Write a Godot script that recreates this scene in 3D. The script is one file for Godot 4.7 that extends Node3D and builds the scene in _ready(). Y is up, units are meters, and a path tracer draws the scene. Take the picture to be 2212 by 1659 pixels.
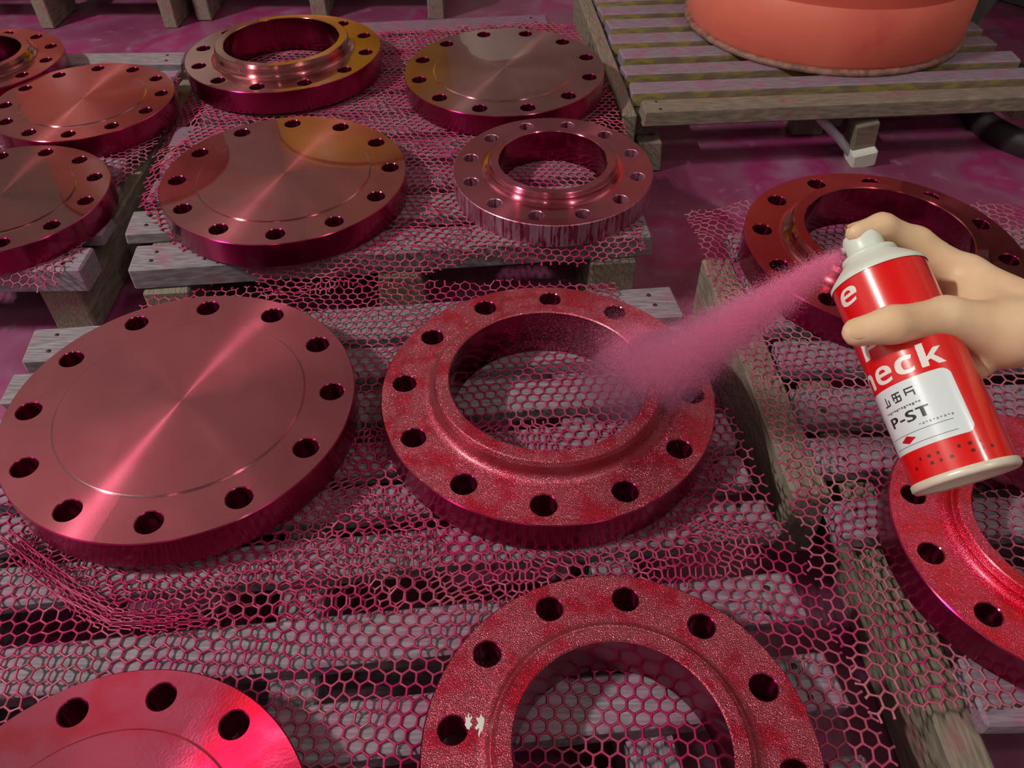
extends Node3D

const PT := 0.14            # height of the pallet decks above the floor
var rng := RandomNumberGenerator.new()
var M := {}                 # shared materials
var used := {}

# ---------------------------------------------------------------- helpers
func put(called: String, parent: Node, mesh: Mesh, mat: Material, at := Vector3.ZERO, basis := Basis()) -> MeshInstance3D:
	var o := MeshInstance3D.new()
	o.name = called
	o.mesh = mesh
	if mat: o.material_override = mat
	o.transform = Transform3D(basis, at)
	parent.add_child(o, true)
	if parent == self: o.name = numbered(called)
	return o

func numbered(called: String) -> String:
	if not used.has(called):
		used[called] = 0
		return called
	used[called] += 1
	return "%s_%03d" % [called, used[called]]

func thing(called: String, label: String, category: String, at := Vector3.ZERO, basis := Basis(), group := "") -> Node3D:
	var o := Node3D.new()
	add_child(o)
	o.name = numbered(called)
	o.transform = Transform3D(basis, at)
	tag(o, label, category, group)
	return o

func tag(o: Node, label: String, category := "", group := "", kind := "") -> void:
	if label: o.set_meta("label", label)
	if category: o.set_meta("category", category)
	if group: o.set_meta("group", group)
	if kind: o.set_meta("kind", kind)

class Mb:
	var v := PackedVector3Array()
	var n := PackedVector3Array()
	var uv := PackedVector2Array()
	var c := PackedColorArray()
	var i := PackedInt32Array()
	func add(p: Vector3, nn: Vector3, t := Vector2.ZERO) -> int:
		v.append(p); n.append(nn); uv.append(t)
		return v.size() - 1
	func tri(a: int, b: int, d: int) -> void:
		# wound so that the front (clockwise) side is the one the normals point to
		var f := (v[b] - v[a]).cross(v[d] - v[a])
		if f.dot(n[a] + n[b] + n[d]) > 0.0:
			i.append(a); i.append(d); i.append(b)
		else:
			i.append(a); i.append(b); i.append(d)
	func quad(a: int, b: int, d: int, e: int) -> void:
		tri(a, b, d); tri(a, d, e)
	func flat_quad(a: Vector3, b: Vector3, d: Vector3, e: Vector3, out: Vector3) -> void:
		var nn := (b - a).cross(d - a).normalized()
		if nn.dot(out) < 0.0: nn = -nn
		quad(add(a, nn), add(b, nn), add(d, nn), add(e, nn))
	func flat_tri(a: Vector3, b: Vector3, d: Vector3, out: Vector3) -> void:
		var nn := (b - a).cross(d - a).normalized()
		if nn.dot(out) < 0.0: nn = -nn
		tri(add(a, nn), add(b, nn), add(d, nn))
	func arrays() -> Array:
		var a := []
		a.resize(Mesh.ARRAY_MAX)
		a[Mesh.ARRAY_VERTEX] = v
		a[Mesh.ARRAY_NORMAL] = n
		if uv.size() == v.size(): a[Mesh.ARRAY_TEX_UV] = uv
		if c.size() == v.size(): a[Mesh.ARRAY_COLOR] = c
		a[Mesh.ARRAY_INDEX] = i
		return a
	func done(onto: ArrayMesh = null) -> ArrayMesh:
		var m := onto if onto else ArrayMesh.new()
		m.add_surface_from_arrays(Mesh.PRIMITIVE_TRIANGLES, arrays())
		return m

# A turned surface: each run of (radius, height) points is shaded smoothly, and edges between runs stay sharp.
func lathe(b: Mb, runs: Array, segs := 160, centre := Vector3.ZERO) -> void:
	for run in runs:
		var pts: Array = run
		var count := pts.size()
		var norms := []
		for k in count:
			var d := Vector2.ZERO
			if k > 0: d += (pts[k] - pts[k - 1]).normalized()
			if k < count - 1: d += (pts[k + 1] - pts[k]).normalized()
			d = d.normalized()
			norms.append(Vector2(d.y, -d.x))
		var first := b.v.size()
		for k in count:
			for s in segs + 1:
				var a := TAU * s / segs
				var o := Vector3(sin(a), 0, -cos(a))
				b.add(centre + Vector3(o.x * pts[k].x, pts[k].y, o.z * pts[k].x), o * norms[k].x + Vector3.UP * norms[k].y, Vector2(float(s) / segs, pts[k].x + pts[k].y))
		for k in count - 1:
			for s in segs:
				var p := first + k * (segs + 1) + s
				if pts[k].x > 1e-6: b.tri(p, p + 1, p + segs + 2)
				if pts[k + 1].x > 1e-6 or pts[k].x <= 1e-6: b.tri(p, p + segs + 2, p + segs + 1)

func V(x: float, y: float) -> Vector2: return Vector2(x, y)

func arc(cx: float, cy: float, r: float, a0: float, a1: float, k: int) -> Array:
	var out := []
	for j in k + 1:
		var a := deg_to_rad(lerpf(a0, a1, float(j) / k))
		out.append(Vector2(cx + r * cos(a), cy + r * sin(a)))
	return out

# A chamfered, slightly uneven timber: length along X, 44 triangles.
func timber(size: Vector3, bevel := 0.003, skew := 0.004, front := false) -> ArrayMesh:
	var b := Mb.new()
	var fb := Mb.new()          # the long face towards +Z, kept apart when it is painted
	var h := size / 2.0
	var off := []
	for k in 8: off.append(Vector3(rng.randf_range(-skew, skew), rng.randf_range(-skew, skew) * 0.25, rng.randf_range(-skew, skew) * 0.5))
	var corner := func(sx: int, sy: int, sz: int, axis: int) -> Vector3:
		var e: Vector3 = off[(1 if sx > 0 else 0) + (2 if sy > 0 else 0) + (4 if sz > 0 else 0)]
		var q := h - Vector3.ONE * bevel
		q[axis] = h[axis]
		return Vector3(sx * q.x, sy * q.y, sz * q.z) + e
	for axis in 3:
		for s in [-1, 1]:
			var u := (axis + 1) % 3
			var w := (axis + 2) % 3
			var p := []
			for cc in [[-1, -1], [1, -1], [1, 1], [-1, 1]]:
				var sg := [0, 0, 0]
				sg[axis] = s; sg[u] = cc[0]; sg[w] = cc[1]
				p.append(corner.call(sg[0], sg[1], sg[2], axis))
			var out := Vector3.ZERO
			out[axis] = s
			(fb if front and axis == 2 and s == 1 else b).flat_quad(p[0], p[1], p[2], p[3], out)
	for axis in 3:                       # the twelve bevelled edges
		var u := (axis + 1) % 3
		var w := (axis + 2) % 3
		for su in [-1, 1]:
			for sw in [-1, 1]:
				var p := []
				for sa in [-1, 1]:
					var sg := [0, 0, 0]
					sg[axis] = sa; sg[u] = su; sg[w] = sw
					p.append(corner.call(sg[0], sg[1], sg[2], u))
					p.append(corner.call(sg[0], sg[1], sg[2], w))
				var out := Vector3.ZERO
				out[u] = su; out[w] = sw
				b.flat_quad(p[0], p[1], p[3], p[2], out)
	for sx in [-1, 1]:
		for sy in [-1, 1]:
			for sz in [-1, 1]:
				b.flat_tri(corner.call(sx, sy, sz, 0), corner.call(sx, sy, sz, 1), corner.call(sx, sy, sz, 2), Vector3(sx, sy, sz))
	return fb.done(b.done()) if front else b.done()

func tube(b: Mb, pts: Array, radii: Array, sides := 12, caps := true) -> void:
	var first := b.v.size()
	var up := Vector3.UP
	for k in pts.size():
		var d: Vector3 = (pts[mini(k + 1, pts.size() - 1)] - pts[maxi(k - 1, 0)]).normalized()
		if absf(d.dot(up)) > 0.95: up = Vector3.RIGHT
		var x := d.cross(up).normalized()
		var y := x.cross(d)
		for s in sides + 1:
			var a := TAU * s / sides
			var o := x * cos(a) + y * sin(a)
			b.add(pts[k] + o * radii[k], o, Vector2(float(s) / sides, k))
	for k in pts.size() - 1:
		for s in sides:
			var p := first + k * (sides + 1) + s
			b.quad(p, p + 1, p + sides + 2, p + sides + 1)
	if caps:
		for e in [0, pts.size() - 1]:
			var d: Vector3 = (pts[0] - pts[1]).normalized() if e == 0 else (pts[e] - pts[e - 1]).normalized()
			var c0 := b.add(pts[e], d)
			var ring := []
			for s in sides + 1: ring.append(b.add(b.v[first + e * (sides + 1) + s], d))
			for s in sides: b.tri(c0, ring[s], ring[s + 1])

# ---------------------------------------------------------------- textures and materials
func noise_tex(size: int, freq: float, ramp: Array, kind := FastNoiseLite.TYPE_SIMPLEX_SMOOTH, octaves := 4, sd := 1, stretch := 1.0) -> ImageTexture:
	var nz := FastNoiseLite.new()
	nz.noise_type = kind
	nz.frequency = freq
	nz.fractal_octaves = octaves
	nz.seed = sd
	var im := nz.get_seamless_image(size, size, false, false, 0.12, true)
	var out := Image.create(size, size, false, Image.FORMAT_RGBA8)
	var table := []
	for k in 256:
		var t := k / 255.0
		var c: Color = ramp[0][1]
		for j in ramp.size() - 1:
			if t >= ramp[j][0]:
				c = ramp[j][1].lerp(ramp[j + 1][1], clampf((t - ramp[j][0]) / (ramp[j + 1][0] - ramp[j][0]), 0.0, 1.0))
		table.append(c)
	var raw := im.get_data()
	var step := raw.size() / (size * size)
	for y in size:
		for x in size:
			out.set_pixel(x, y, table[raw[(y * size + x) * step]])
	return ImageTexture.create_from_image(out)

func G(x: float, a := 1.0) -> Color: return Color(x, x, x, a)

func tri_mat(tex: Texture2D, scale: Vector3, rough: float, world := true) -> StandardMaterial3D:
	var m := StandardMaterial3D.new()
	m.albedo_texture = tex
	m.uv1_triplanar = true
	m.uv1_world_triplanar = world
	m.uv1_scale = scale
	m.roughness = rough
	return m

func stain(m: StandardMaterial3D, tex: Texture2D, scale: Vector3) -> void:
	m.detail_enabled = true
	m.detail_albedo = tex
	m.detail_blend_mode = BaseMaterial3D.BLEND_MODE_MIX
	m.detail_uv_layer = BaseMaterial3D.DETAIL_UV_2
	m.uv2_triplanar = true
	m.uv2_world_triplanar = true
	m.uv2_scale = scale

func plain(c: Color, rough: float, metal := 0.0) -> StandardMaterial3D:
	var m := StandardMaterial3D.new()
	m.albedo_color = c
	m.roughness = rough
	m.metallic = metal
	return m

func make_materials() -> void:
	var grain := noise_tex(512, 0.02, [[0.0, Color(0.37, 0.35, 0.37)], [0.35, Color(0.45, 0.43, 0.46)], [0.6, Color(0.51, 0.49, 0.52)], [1.0, Color(0.60, 0.58, 0.62)]], FastNoiseLite.TYPE_SIMPLEX_SMOOTH, 5, 11)
	var grain_green := noise_tex(512, 0.02, [[0.0, Color(0.36, 0.34, 0.29)], [0.35, Color(0.45, 0.42, 0.37)], [0.62, Color(0.50, 0.47, 0.42)], [1.0, Color(0.58, 0.55, 0.50)]], FastNoiseLite.TYPE_SIMPLEX_SMOOTH, 5, 12)
	var bump := noise_tex(512, 0.03, [[0.0, G(0)], [1.0, G(1)]], FastNoiseLite.TYPE_SIMPLEX_SMOOTH, 5, 13)
	var dye := noise_tex(512, 0.012, [[0.0, Color(0.62, 0.22, 0.45, 0.5)], [0.40, Color(0.62, 0.36, 0.55, 0.35)], [0.62, Color(0.58, 0.46, 0.60, 0.15)], [1.0, Color(0.5, 0.45, 0.58, 0.05)]], FastNoiseLite.TYPE_SIMPLEX_SMOOTH, 5, 14)
	var dye_light := noise_tex(512, 0.012, [[0.0, Color(0.55, 0.12, 0.25, 0.5)], [0.3, Color(0.60, 0.35, 0.42, 0.25)], [0.5, Color(0.6, 0.5, 0.5, 0.0)], [1.0, Color(0.5, 0.5, 0.5, 0.0)]], FastNoiseLite.TYPE_SIMPLEX_SMOOTH, 5, 15)
	var yellow := noise_tex(512, 0.012, [[0.0, Color(0.62, 0.20, 0.22, 0.5)], [0.3, Color(0.55, 0.48, 0.25, 0.25)], [0.5, Color(0.6, 0.54, 0.22, 0.25)], [0.68, Color(0.68, 0.62, 0.18, 0.65)], [1.0, Color(0.66, 0.6, 0.2, 0.75)]], FastNoiseLite.TYPE_SIMPLEX_SMOOTH, 4, 16)
	var grain_dyed := noise_tex(512, 0.02, [[0.0, Color(0.30, 0.24, 0.28)], [0.35, Color(0.38, 0.31, 0.36)], [0.6, Color(0.43, 0.36, 0.41)], [1.0, Color(0.52, 0.44, 0.50)]], FastNoiseLite.TYPE_SIMPLEX_SMOOTH, 5, 17)
	for spec in [["wood", grain, dye, 0.75], ["wood_dyed", grain_dyed, dye, 0.75], ["wood_clean", grain, dye_light, 0.8], ["wood_old", grain_green, dye_light, 0.8], ["wood_yellow", grain_green, yellow, 0.8]]:
		for dir in ["x", "z"]:
			var sc := Vector3(2.2, 9.0, 22.0) if dir == "x" else Vector3(22.0, 9.0, 2.2)
			var m := tri_mat(spec[1], sc, spec[3])
			m.heightmap_enabled = true
			m.heightmap_texture = bump
			m.heightmap_scale = 0.03
			stain(m, spec[2], Vector3(3.1, 3.1, 3.1) if spec[0] != "wood_yellow" else Vector3(2.0, 6.0, 6.0))
			M[spec[0] + "_" + dir] = m
	# floor: painted concrete soaked with dye
	var fl := tri_mat(noise_tex(1024, 0.006, [[0.0, Color(0.450, 0.193, 0.328)], [0.35, Color(0.495, 0.239, 0.370)], [0.5, Color(0.513, 0.304, 0.420)], [0.68, Color(0.558, 0.166, 0.378)], [1.0, Color(0.594, 0.414, 0.538)]], FastNoiseLite.TYPE_SIMPLEX_SMOOTH, 5, 21), Vector3(0.55, 0.55, 0.55), 0.32)
	fl.metallic_specular = 0.55
	fl.roughness_texture = noise_tex(512, 0.02, [[0.0, G(0.7)], [1.0, G(1.0)]], FastNoiseLite.TYPE_SIMPLEX_SMOOTH, 4, 22)
	fl.roughness = 0.45
	stain(fl, noise_tex(512, 0.02, [[0.0, Color(0.7, 0.58, 0.72, 0.45)], [0.25, Color(0.6, 0.4, 0.6, 0.1)], [0.45, Color(0.5, 0.2, 0.4, 0.0)], [1.0, Color(0.46, 0.14, 0.36, 0.2)]], FastNoiseLite.TYPE_SIMPLEX_SMOOTH, 6, 23), Vector3(1.7, 1.7, 1.7))
	M["floor"] = fl
	# plastic net, tinted strand by strand
	var net := StandardMaterial3D.new()
	net.vertex_color_use_as_albedo = true
	net.roughness = 0.30
	net.metallic_specular = 0.4
	M["net"] = net
	# painted walls, ceiling
	M["wall"] = tri_mat(noise_tex(512, 0.01, [[0.0, Color(0.74, 0.74, 0.72)], [1.0, Color(0.84, 0.84, 0.82)]], FastNoiseLite.TYPE_SIMPLEX_SMOOTH, 4, 31), Vector3(0.4, 0.4, 0.4), 0.85)
	M["ceiling"] = tri_mat(noise_tex(256, 0.01, [[0.0, Color(0.60, 0.57, 0.54)], [1.0, Color(0.70, 0.66, 0.63)]], FastNoiseLite.TYPE_SIMPLEX_SMOOTH, 3, 32), Vector3(0.4, 0.4, 0.4), 0.9)
	# drums
	var dt := tri_mat(noise_tex(512, 0.008, [[0.0, Color(0.80, 0.34, 0.32)], [0.22, Color(0.85, 0.40, 0.34)], [0.6, Color(0.87, 0.44, 0.36)], [1.0, Color(0.89, 0.50, 0.44)]], FastNoiseLite.TYPE_SIMPLEX_SMOOTH, 5, 41), Vector3(1.2, 1.2, 1.2), 0.5)
	M["drum_orange"] = dt
	M["drum_chime"] = tri_mat(noise_tex(256, 0.03, [[0.0, Color(0.30, 0.20, 0.18)], [0.5, Color(0.52, 0.38, 0.34)], [1.0, Color(0.72, 0.50, 0.46)]], FastNoiseLite.TYPE_SIMPLEX_SMOOTH, 4, 42), Vector3(6, 6, 6), 0.6)
	M["drum_red"] = plain(Color(0.80, 0.43, 0.37), 0.45)
	M["drum_dark"] = plain(Color(0.80, 0.35, 0.29), 0.5)
	M["drum_yellow"] = plain(Color(0.88, 0.76, 0.05), 0.45)
	M["sack"] = plain(Color(0.82, 0.84, 0.80), 0.8)
	M["steel_dark"] = plain(Color(0.20, 0.19, 0.20), 0.5)
	M["steel_paint"] = tri_mat(noise_tex(256, 0.02, [[0.0, Color(0.26, 0.28, 0.25)], [1.0, Color(0.36, 0.38, 0.35)]], FastNoiseLite.TYPE_SIMPLEX_SMOOTH, 3, 43), Vector3(2, 2, 2), 0.6)
	M["rubber"] = plain(Color(0.16, 0.12, 0.15), 0.6)
	M["nail"] = plain(Color(0.20, 0.17, 0.16), 0.5, 0.6)
	M["chalk"] = plain(Color(0.80, 0.82, 0.78), 0.8)
	M["pipe"] = plain(Color(0.62, 0.62, 0.66), 0.4)

# ---------------------------------------------------------------- flanges
# One 30 degree sector of a drilled face at height y, from ri to ro, hole radius rh on bolt circle rb.
func drilled_face(b: Mb, ri: float, ro: float, rb: float, rh: float, y: float, phase: float, up: float) -> void:
	var half := PI / 12.0
	for h in 12:
		var mid := phase + h * PI / 6.0
		var angs := []
		for k in 40: angs.append(TAU * k / 40.0)
		for cr in [[ri, -half], [ri, half], [ro, -half], [ro, half]]:
			angs.append(fposmod(atan2(cr[0] * sin(cr[1]), cr[0] * cos(cr[1]) - rb), TAU))
		angs.sort()
		var rings := []
		for a in angs:
			var d := Vector2(cos(a), sin(a))           # x outward along the hole's radius, y sideways
			var o := Vector2(rb, 0)
			var best := 10.0
			var bb := o.dot(d)
			var disc := bb * bb - o.length_squared() + ro * ro
			best = -bb + sqrt(disc)
			var di := bb * bb - o.length_squared() + ri * ri
			if di > 0.0:
				var t := -bb - sqrt(di)
				if t > 1e-6: best = minf(best, t)
			for s in [-1.0, 1.0]:                     # the two radial edges of the sector
				var nn := Vector2(-sin(half * s), cos(half * s))
				var den := d.dot(nn)
				if absf(den) > 1e-9:
					var t := -o.dot(nn) / den
					if t > 1e-6 and (o + d * t).x > 0.0: best = minf(best, t)
			var col := []
			for j in 4:
				var q: Vector2 = o + d * lerpf(rh, best, [0.0, 0.33, 0.66, 1.0][j])
				var ang := mid + atan2(q.y, q.x)
				col.append(b.add(Vector3(q.length() * sin(ang), y, -q.length() * cos(ang)), Vector3(0, up, 0), Vector2(ang / TAU, q.length())))
			rings.append(col)
		for k in rings.size():
			var p: Array = rings[k]
			var q: Array = rings[(k + 1) % rings.size()]
			for j in 3: b.quad(p[j], q[j], q[j + 1], p[j + 1])

func hole_walls(b: Mb, rb: float, rh: float, y0: float, y1: float, phase: float, cham: float) -> void:
	for h in 12:
		var a := phase + h * PI / 6.0
		var c := Vector3(rb * sin(a), 0, -rb * cos(a))
		for run in [[V(rh + cham, y1), V(rh, y1 - cham)], [V(rh, y1 - cham), V(rh, y0)]]:
			var first := b.v.size()
			for p in run:
				for s in 33:
					var t := TAU * s / 32
					var o := Vector3(sin(t), 0, cos(t))
					var nn := -o
					if run[0].x != run[1].x: nn = (Vector3.UP - o).normalized()
					b.add(c + Vector3(o.x * p.x, p.y, o.z * p.x), nn, Vector2(s / 32.0, p.y))
			for s in 32:
				b.quad(first + s, first + s + 1, first + s + 34, first + s + 33)

func make_flange(called: String, label: String, where: Vector3, tilt: Vector2, phase: float, big: bool, blind: bool, face: Material, side: Material, inner: Material) -> Node3D:
	var up := Vector3(-tilt.x, 1, -tilt.y).normalized()
	var xx := Vector3(1, tilt.x, 0)
	xx = (xx - up * xx.dot(up)).normalized()
	var t := thing(called, label, "pipe flange", where, Basis(xx, up, xx.cross(up)))
	var th := 0.0413 if big else 0.039
	var ro := 0.1905 if big else 0.1593
	var rb := 0.1651 if big else 0.1355
	var rh := 0.0133 if big else 0.0117
	var rc := 0.135 if big else 0.1085          # raised face
	var hub := 0.1315 if big else 0.1035
	var bore := 0.1115 if big else 0.0858
	var ch := 0.0011
	var inside := rc if blind else hub + 0.011
	var b := Mb.new()
	var y := th - (0.0018 if blind else 0.0)
	drilled_face(b, inside, ro - ch, rb, rh + 0.001, y, phase, 1.0)
	var am := b.done()
	b = Mb.new()
	lathe(b, [[V(ro, y - ch), V(ro - ch, y)], [V(ro, ch), V(ro, y - ch)], [V(ro - ch, 0), V(ro, ch)]], 192)
	hole_walls(b, rb, rh, 0.0, y, phase, 0.001)
	drilled_face(b, rc if blind else bore, ro - ch, rb, rh, 0.0, phase, -1.0)
	b.done(am)
	am.surface_set_material(0, face)
	am.surface_set_material(1, side)
	put("drilled_ring", t, am, null)
	b = Mb.new()
	if blind:
		var rings := []
		for k in 13: rings.append(V(rc - 0.0018 - (rc - 0.0018) * k / 12.0, th))
		lathe(b, [[V(rc + 0.0006, y - 0.0001), V(rc - 0.0012, th - 0.0002), V(rc - 0.0018, th)], rings, [V(0.0, 0.0), V(rc, 0.0)]], 192)
		put("raised_face", t, b.done(), face)
	else:
		var ht := 0.0635 if big else 0.0545
		var fr := 0.011
		var neck := [V(hub + fr, y)]
		for p in arc(hub + fr, y + fr, fr, -90, -180, 8): neck.append(p)
		neck.append(V(hub - 0.0015, ht - 0.0055))
		lathe(b, [neck, [V(hub - 0.0015, ht - 0.0055), V(hub - 0.004, ht - 0.0012)], [V(hub - 0.004, ht - 0.0012), V(hub - 0.0052, ht)], [V(hub - 0.0052, ht), V(bore + 0.006, ht), V(bore + 0.0013, ht)], [V(bore + 0.0013, ht), V(bore, ht - 0.0013)]], 192)
		var bm := b.done()
		b = Mb.new()
		lathe(b, [[V(bore, ht - 0.0013), V(bore, 0.0)]], 192)
		b.done(bm)
		bm.surface_set_material(0, face)
		bm.surface_set_material(1, inner)
		put("hub", t, bm, null)
	return t

func dyed(c: Color, rough: float, coat: float, coat_rough: float, aniso: float, bump: Texture2D = null, bump_scale := 0.0, tsc := Vector3(4, 4, 4), tex: Texture2D = null, metal := 1.0) -> StandardMaterial3D:
	var m := StandardMaterial3D.new()
	m.albedo_color = c
	m.metallic = metal
	m.roughness = rough
	m.uv1_triplanar = true
	m.uv1_scale = tsc
	if tex: m.albedo_texture = tex
	if coat > 0.0:
		m.clearcoat_enabled = true
		m.clearcoat = coat
		m.clearcoat_roughness = coat_rough
	if aniso > 0.0:
		m.anisotropy_enabled = true
		m.anisotropy = -aniso
	if bump:
		m.heightmap_enabled = true
		m.heightmap_texture = bump
		m.heightmap_scale = bump_scale
	return m

func flanges() -> void:
	var drops := noise_tex(512, 0.15, [[0.0, G(0)], [0.45, G(0.25)], [1.0, G(1)]], FastNoiseLite.TYPE_SIMPLEX_SMOOTH, 2, 51)
	var blot := noise_tex(512, 0.008, [[0.0, Color(0.90, 0.76, 0.82)], [0.5, Color(0.98, 0.93, 0.95)], [1.0, Color(1, 1, 1)]], FastNoiseLite.TYPE_SIMPLEX_SMOOTH, 5, 52)
	var drips := noise_tex(512, 0.02, [[0.0, Color(0.45, 0.03, 0.18)], [0.38, Color(0.52, 0.10, 0.26)], [0.46, Color(0.66, 0.44, 0.54)], [1.0, Color(0.74, 0.58, 0.66)]], FastNoiseLite.TYPE_SIMPLEX_SMOOTH, 4, 53)
	var soft := noise_tex(256, 0.006, [[0.0, Color(0.93, 0.82, 0.86)], [1.0, Color(1, 1, 1)]], FastNoiseLite.TYPE_SIMPLEX_SMOOTH, 3, 55)
	var patchy := noise_tex(512, 0.004, [[0.0, Color(1.0, 0.10, 0.40)], [0.28, Color(1.0, 0.35, 0.58)], [0.55, Color(1.0, 0.88, 0.93)], [1.0, Color(1.0, 1.0, 1.0)]], FastNoiseLite.TYPE_SIMPLEX_SMOOTH, 5, 54)
	var wet := func(c: Color, rough := 0.255) -> Material: return dyed(c, rough, 1.0, 0.02, 0.97, null, 0.0, Vector3(3, 3, 3), blot)
	var face_dull := dyed(Color(0.63, 0.28, 0.36), 0.26, 1.0, 0.36, 1.0, drops, 0.003, Vector3(9, 9, 9), soft)
	var face_dull_two := dyed(Color(0.84, 0.33, 0.50), 0.28, 1.0, 0.30, 0.95, drops, 0.004, Vector3(4, 4, 4), patchy)
	var face_drop := dyed(Color(0.72, 0.34, 0.42), 0.25, 0.8, 0.34, 0.5, drops, 0.10, Vector3(8.5, 8.5, 8.5), patchy)
	var face_hot := dyed(Color(0.92, 0.27, 0.43), 0.25, 0.6, 0.3, 0.5, drops, 0.10, Vector3(8.5, 8.5, 8.5), patchy)
	for m in [face_dull, face_drop]:
		m.rim_enabled = true
		m.rim = 0.2
		m.rim_tint = 0.3
	var side := dyed(Color(0.60, 0.06, 0.31), 0.26, 0.6, 0.12, 0.9)
	var side_drip := dyed(Color(1, 1, 1), 0.42, 0.4, 0.2, 0.0, null, 0.0, Vector3(14, 2.0, 14), drips, 0.55)
	var bore := dyed(Color(0.54, 0.06, 0.28), 0.15, 0.4, 0.08, 0.98)
	# name, label, x, z, y offset, tilt x, tilt z, phase, large?, blind?, materials
	var list := [
		["blind_flange", "large dull pink solid flange at the front left, beside the ring flange being sprayed", -0.3687, -0.6149, 0.0125, -0.0098, 0.0127, -0.0942, true, true, face_dull, side],
		["slip_on_flange", "large ring flange hit by the pink spray, on the front pallet", 0.0404, -0.6414, 0.0, -0.0055, 0.0098, 0.0576, true, false, face_drop, side],
		["slip_on_flange", "droplet covered ring flange at the lower edge, in front of the sprayed ring", 0.0846, -0.2385, 0.002, -0.0011, -0.0017, -0.3921, false, false, face_drop, side],
		["slip_on_flange", "bright red ring flange under the bottom of the spray can at the right edge", 0.534, -0.4405, 0.0, 0.0001, 0.0011, -1.1908, false, false, face_hot, side],
		["slip_on_flange", "large dark red ring flange behind the hand that holds the spray can", 0.5198, -0.9222, 0.0, -0.0105, 0.0004, -0.3087, true, false, wet.call(Color(0.62, 0.24, 0.29)), side],
		["slip_on_flange", "small ring flange with drips down its outer side, front right on the middle pallet", 0.067, -1.1456, -0.003, 0.0037, -0.0266, -0.3018, false, false, wet.call(Color(0.72, 0.34, 0.44)), side_drip],
		["blind_flange", "large wet solid flange at the front left of the middle pallet", -0.3564, -1.1211, 0.001, -0.0035, -0.0039, -0.1139, true, true, wet.call(Color(0.66, 0.33, 0.38)), side],
		["blind_flange", "large mirror-like solid flange at the back right of the middle pallet", -0.0111, -1.5021, 0.002, 0.0123, -0.0113, -0.2593, true, true, wet.call(Color(0.66, 0.47, 0.48)), side],
		["slip_on_flange", "large ring flange reflecting yellow, at the back left of the middle pallet", -0.4483, -1.5838, 0.003, 0.0114, 0.0074, 0.0978, true, false, wet.call(Color(0.64, 0.36, 0.38)), side],
		["blind_flange", "small solid flange reflecting salmon red, between two others on the left pallet", -0.7787, -1.3967, -0.003, -0.0023, 0.0083, -0.1753, false, true, wet.call(Color(0.66, 0.41, 0.43)), side],
		["blind_flange", "small dark solid flange on the front corner of the left pallet", -0.7847, -1.0714, -0.004, -0.0024, 0.0041, 0.0981, false, true, wet.call(Color(0.48, 0.23, 0.25)), side],
		["slip_on_flange", "small ring flange at the back of the left pallet, cut off by the photo's edge", -1.0485, -1.5585, -0.001, 0.0009, 0.0051, 0.5226, false, false, wet.call(Color(0.53, 0.27, 0.29)), side],
		["blind_flange", "small solid flange with hot pink streaks in the lower left corner", -0.3043, -0.1497, 0.004, -0.0048, -0.0022, -0.4463, false, true, face_dull_two, side],
	]
	for f in list:
		var fl := make_flange(f[0], f[1], Vector3(f[2], PT + 0.0005 + f[4], f[3]), Vector2(f[5], f[6]), f[7], f[8], f[9], f[10], f[11], bore)
		if f[1].begins_with("droplet"):
			for k in 2:                                # white scuffs beside a bolt hole
				var sb := Mb.new()
				var cc := sb.add(Vector3(0, 0.0004, 0), Vector3.UP)
				var rim := []
				for q in 25:
					var a := TAU * q / 24.0
					var r := (0.0052 if k else 0.0040) * (0.65 + 0.5 * absf(sin(a * 3.1 + k * 2.0)) + 0.25 * sin(a * 7.0 + k))
					if q == 24: r = sb.v[rim[0]].length()
					rim.append(sb.add(Vector3(cos(a) * r * 0.7, 0.0003, sin(a) * r * 1.5), Vector3.UP))
				for q in 24: sb.tri(cc, rim[q], rim[q + 1])
				put("scuff_mark", fl, sb.done(), M["chalk"], [Vector3(-0.1115, 0.0392, -0.0215), Vector3(-0.1215, 0.0392, -0.0235)][1 - k])
		spots.append(Vector3(f[2], 0.1905 if f[8] else 0.1593, f[3]))

var spots := []            # (x, outer radius, z) of each flange, for the nets

# ---------------------------------------------------------------- nets
var wave := FastNoiseLite.new()

func net_height(x: float, z: float, lift: float, wrinkle: float) -> float:
	var free := 1.0
	for s in spots:
		free = minf(free, smoothstep(s.y * 0.97, s.y + 0.045, Vector2(x - s.x, z - s.z).length()))
	return PT - 0.0025 + lift * (0.35 + 0.65 * free) + free * wrinkle * maxf(0.0, wave.get_noise_2d(x * 100.0, z * 100.0) + 0.15)

func strand(b: Mb, p: Vector3, q: Vector3, col: Color, w: float, fine: bool) -> void:
	var d := (q - p)
	var s := Vector3(-d.z, 0, d.x).normalized()
	var up := s.cross(d).normalized()
	if up.y < 0: up = -up
	var first := b.v.size()
	var ends := [0.0, 0.5, 1.0] if fine else [0.0, 1.0]
	var e := d.normalized() * w * 0.3
	for t in ends:
		var c := p.lerp(q, t) + (-e if t == 0.0 else (e if t == 1.0 else Vector3.ZERO))
		var ww := w * (0.5 if t == 0.5 else 0.72) if fine else w * 0.55
		var hh := w * 0.42
		b.v.append(c - s * ww); b.n.append(-s)
		b.v.append(c + up * hh); b.n.append(up)
		b.v.append(c + s * ww); b.n.append(s)
		b.v.append(c - up * hh); b.n.append(-up)
		for k in 4: b.c.append(col)
	for r in ends.size() - 1:
		for k in 4:
			var a0 := first + r * 4 + k
			var a1 := first + r * 4 + (k + 1) % 4
			b.i.append(a0); b.i.append(a0 + 4); b.i.append(a1)
			b.i.append(a1); b.i.append(a0 + 4); b.i.append(a1 + 4)

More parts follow.
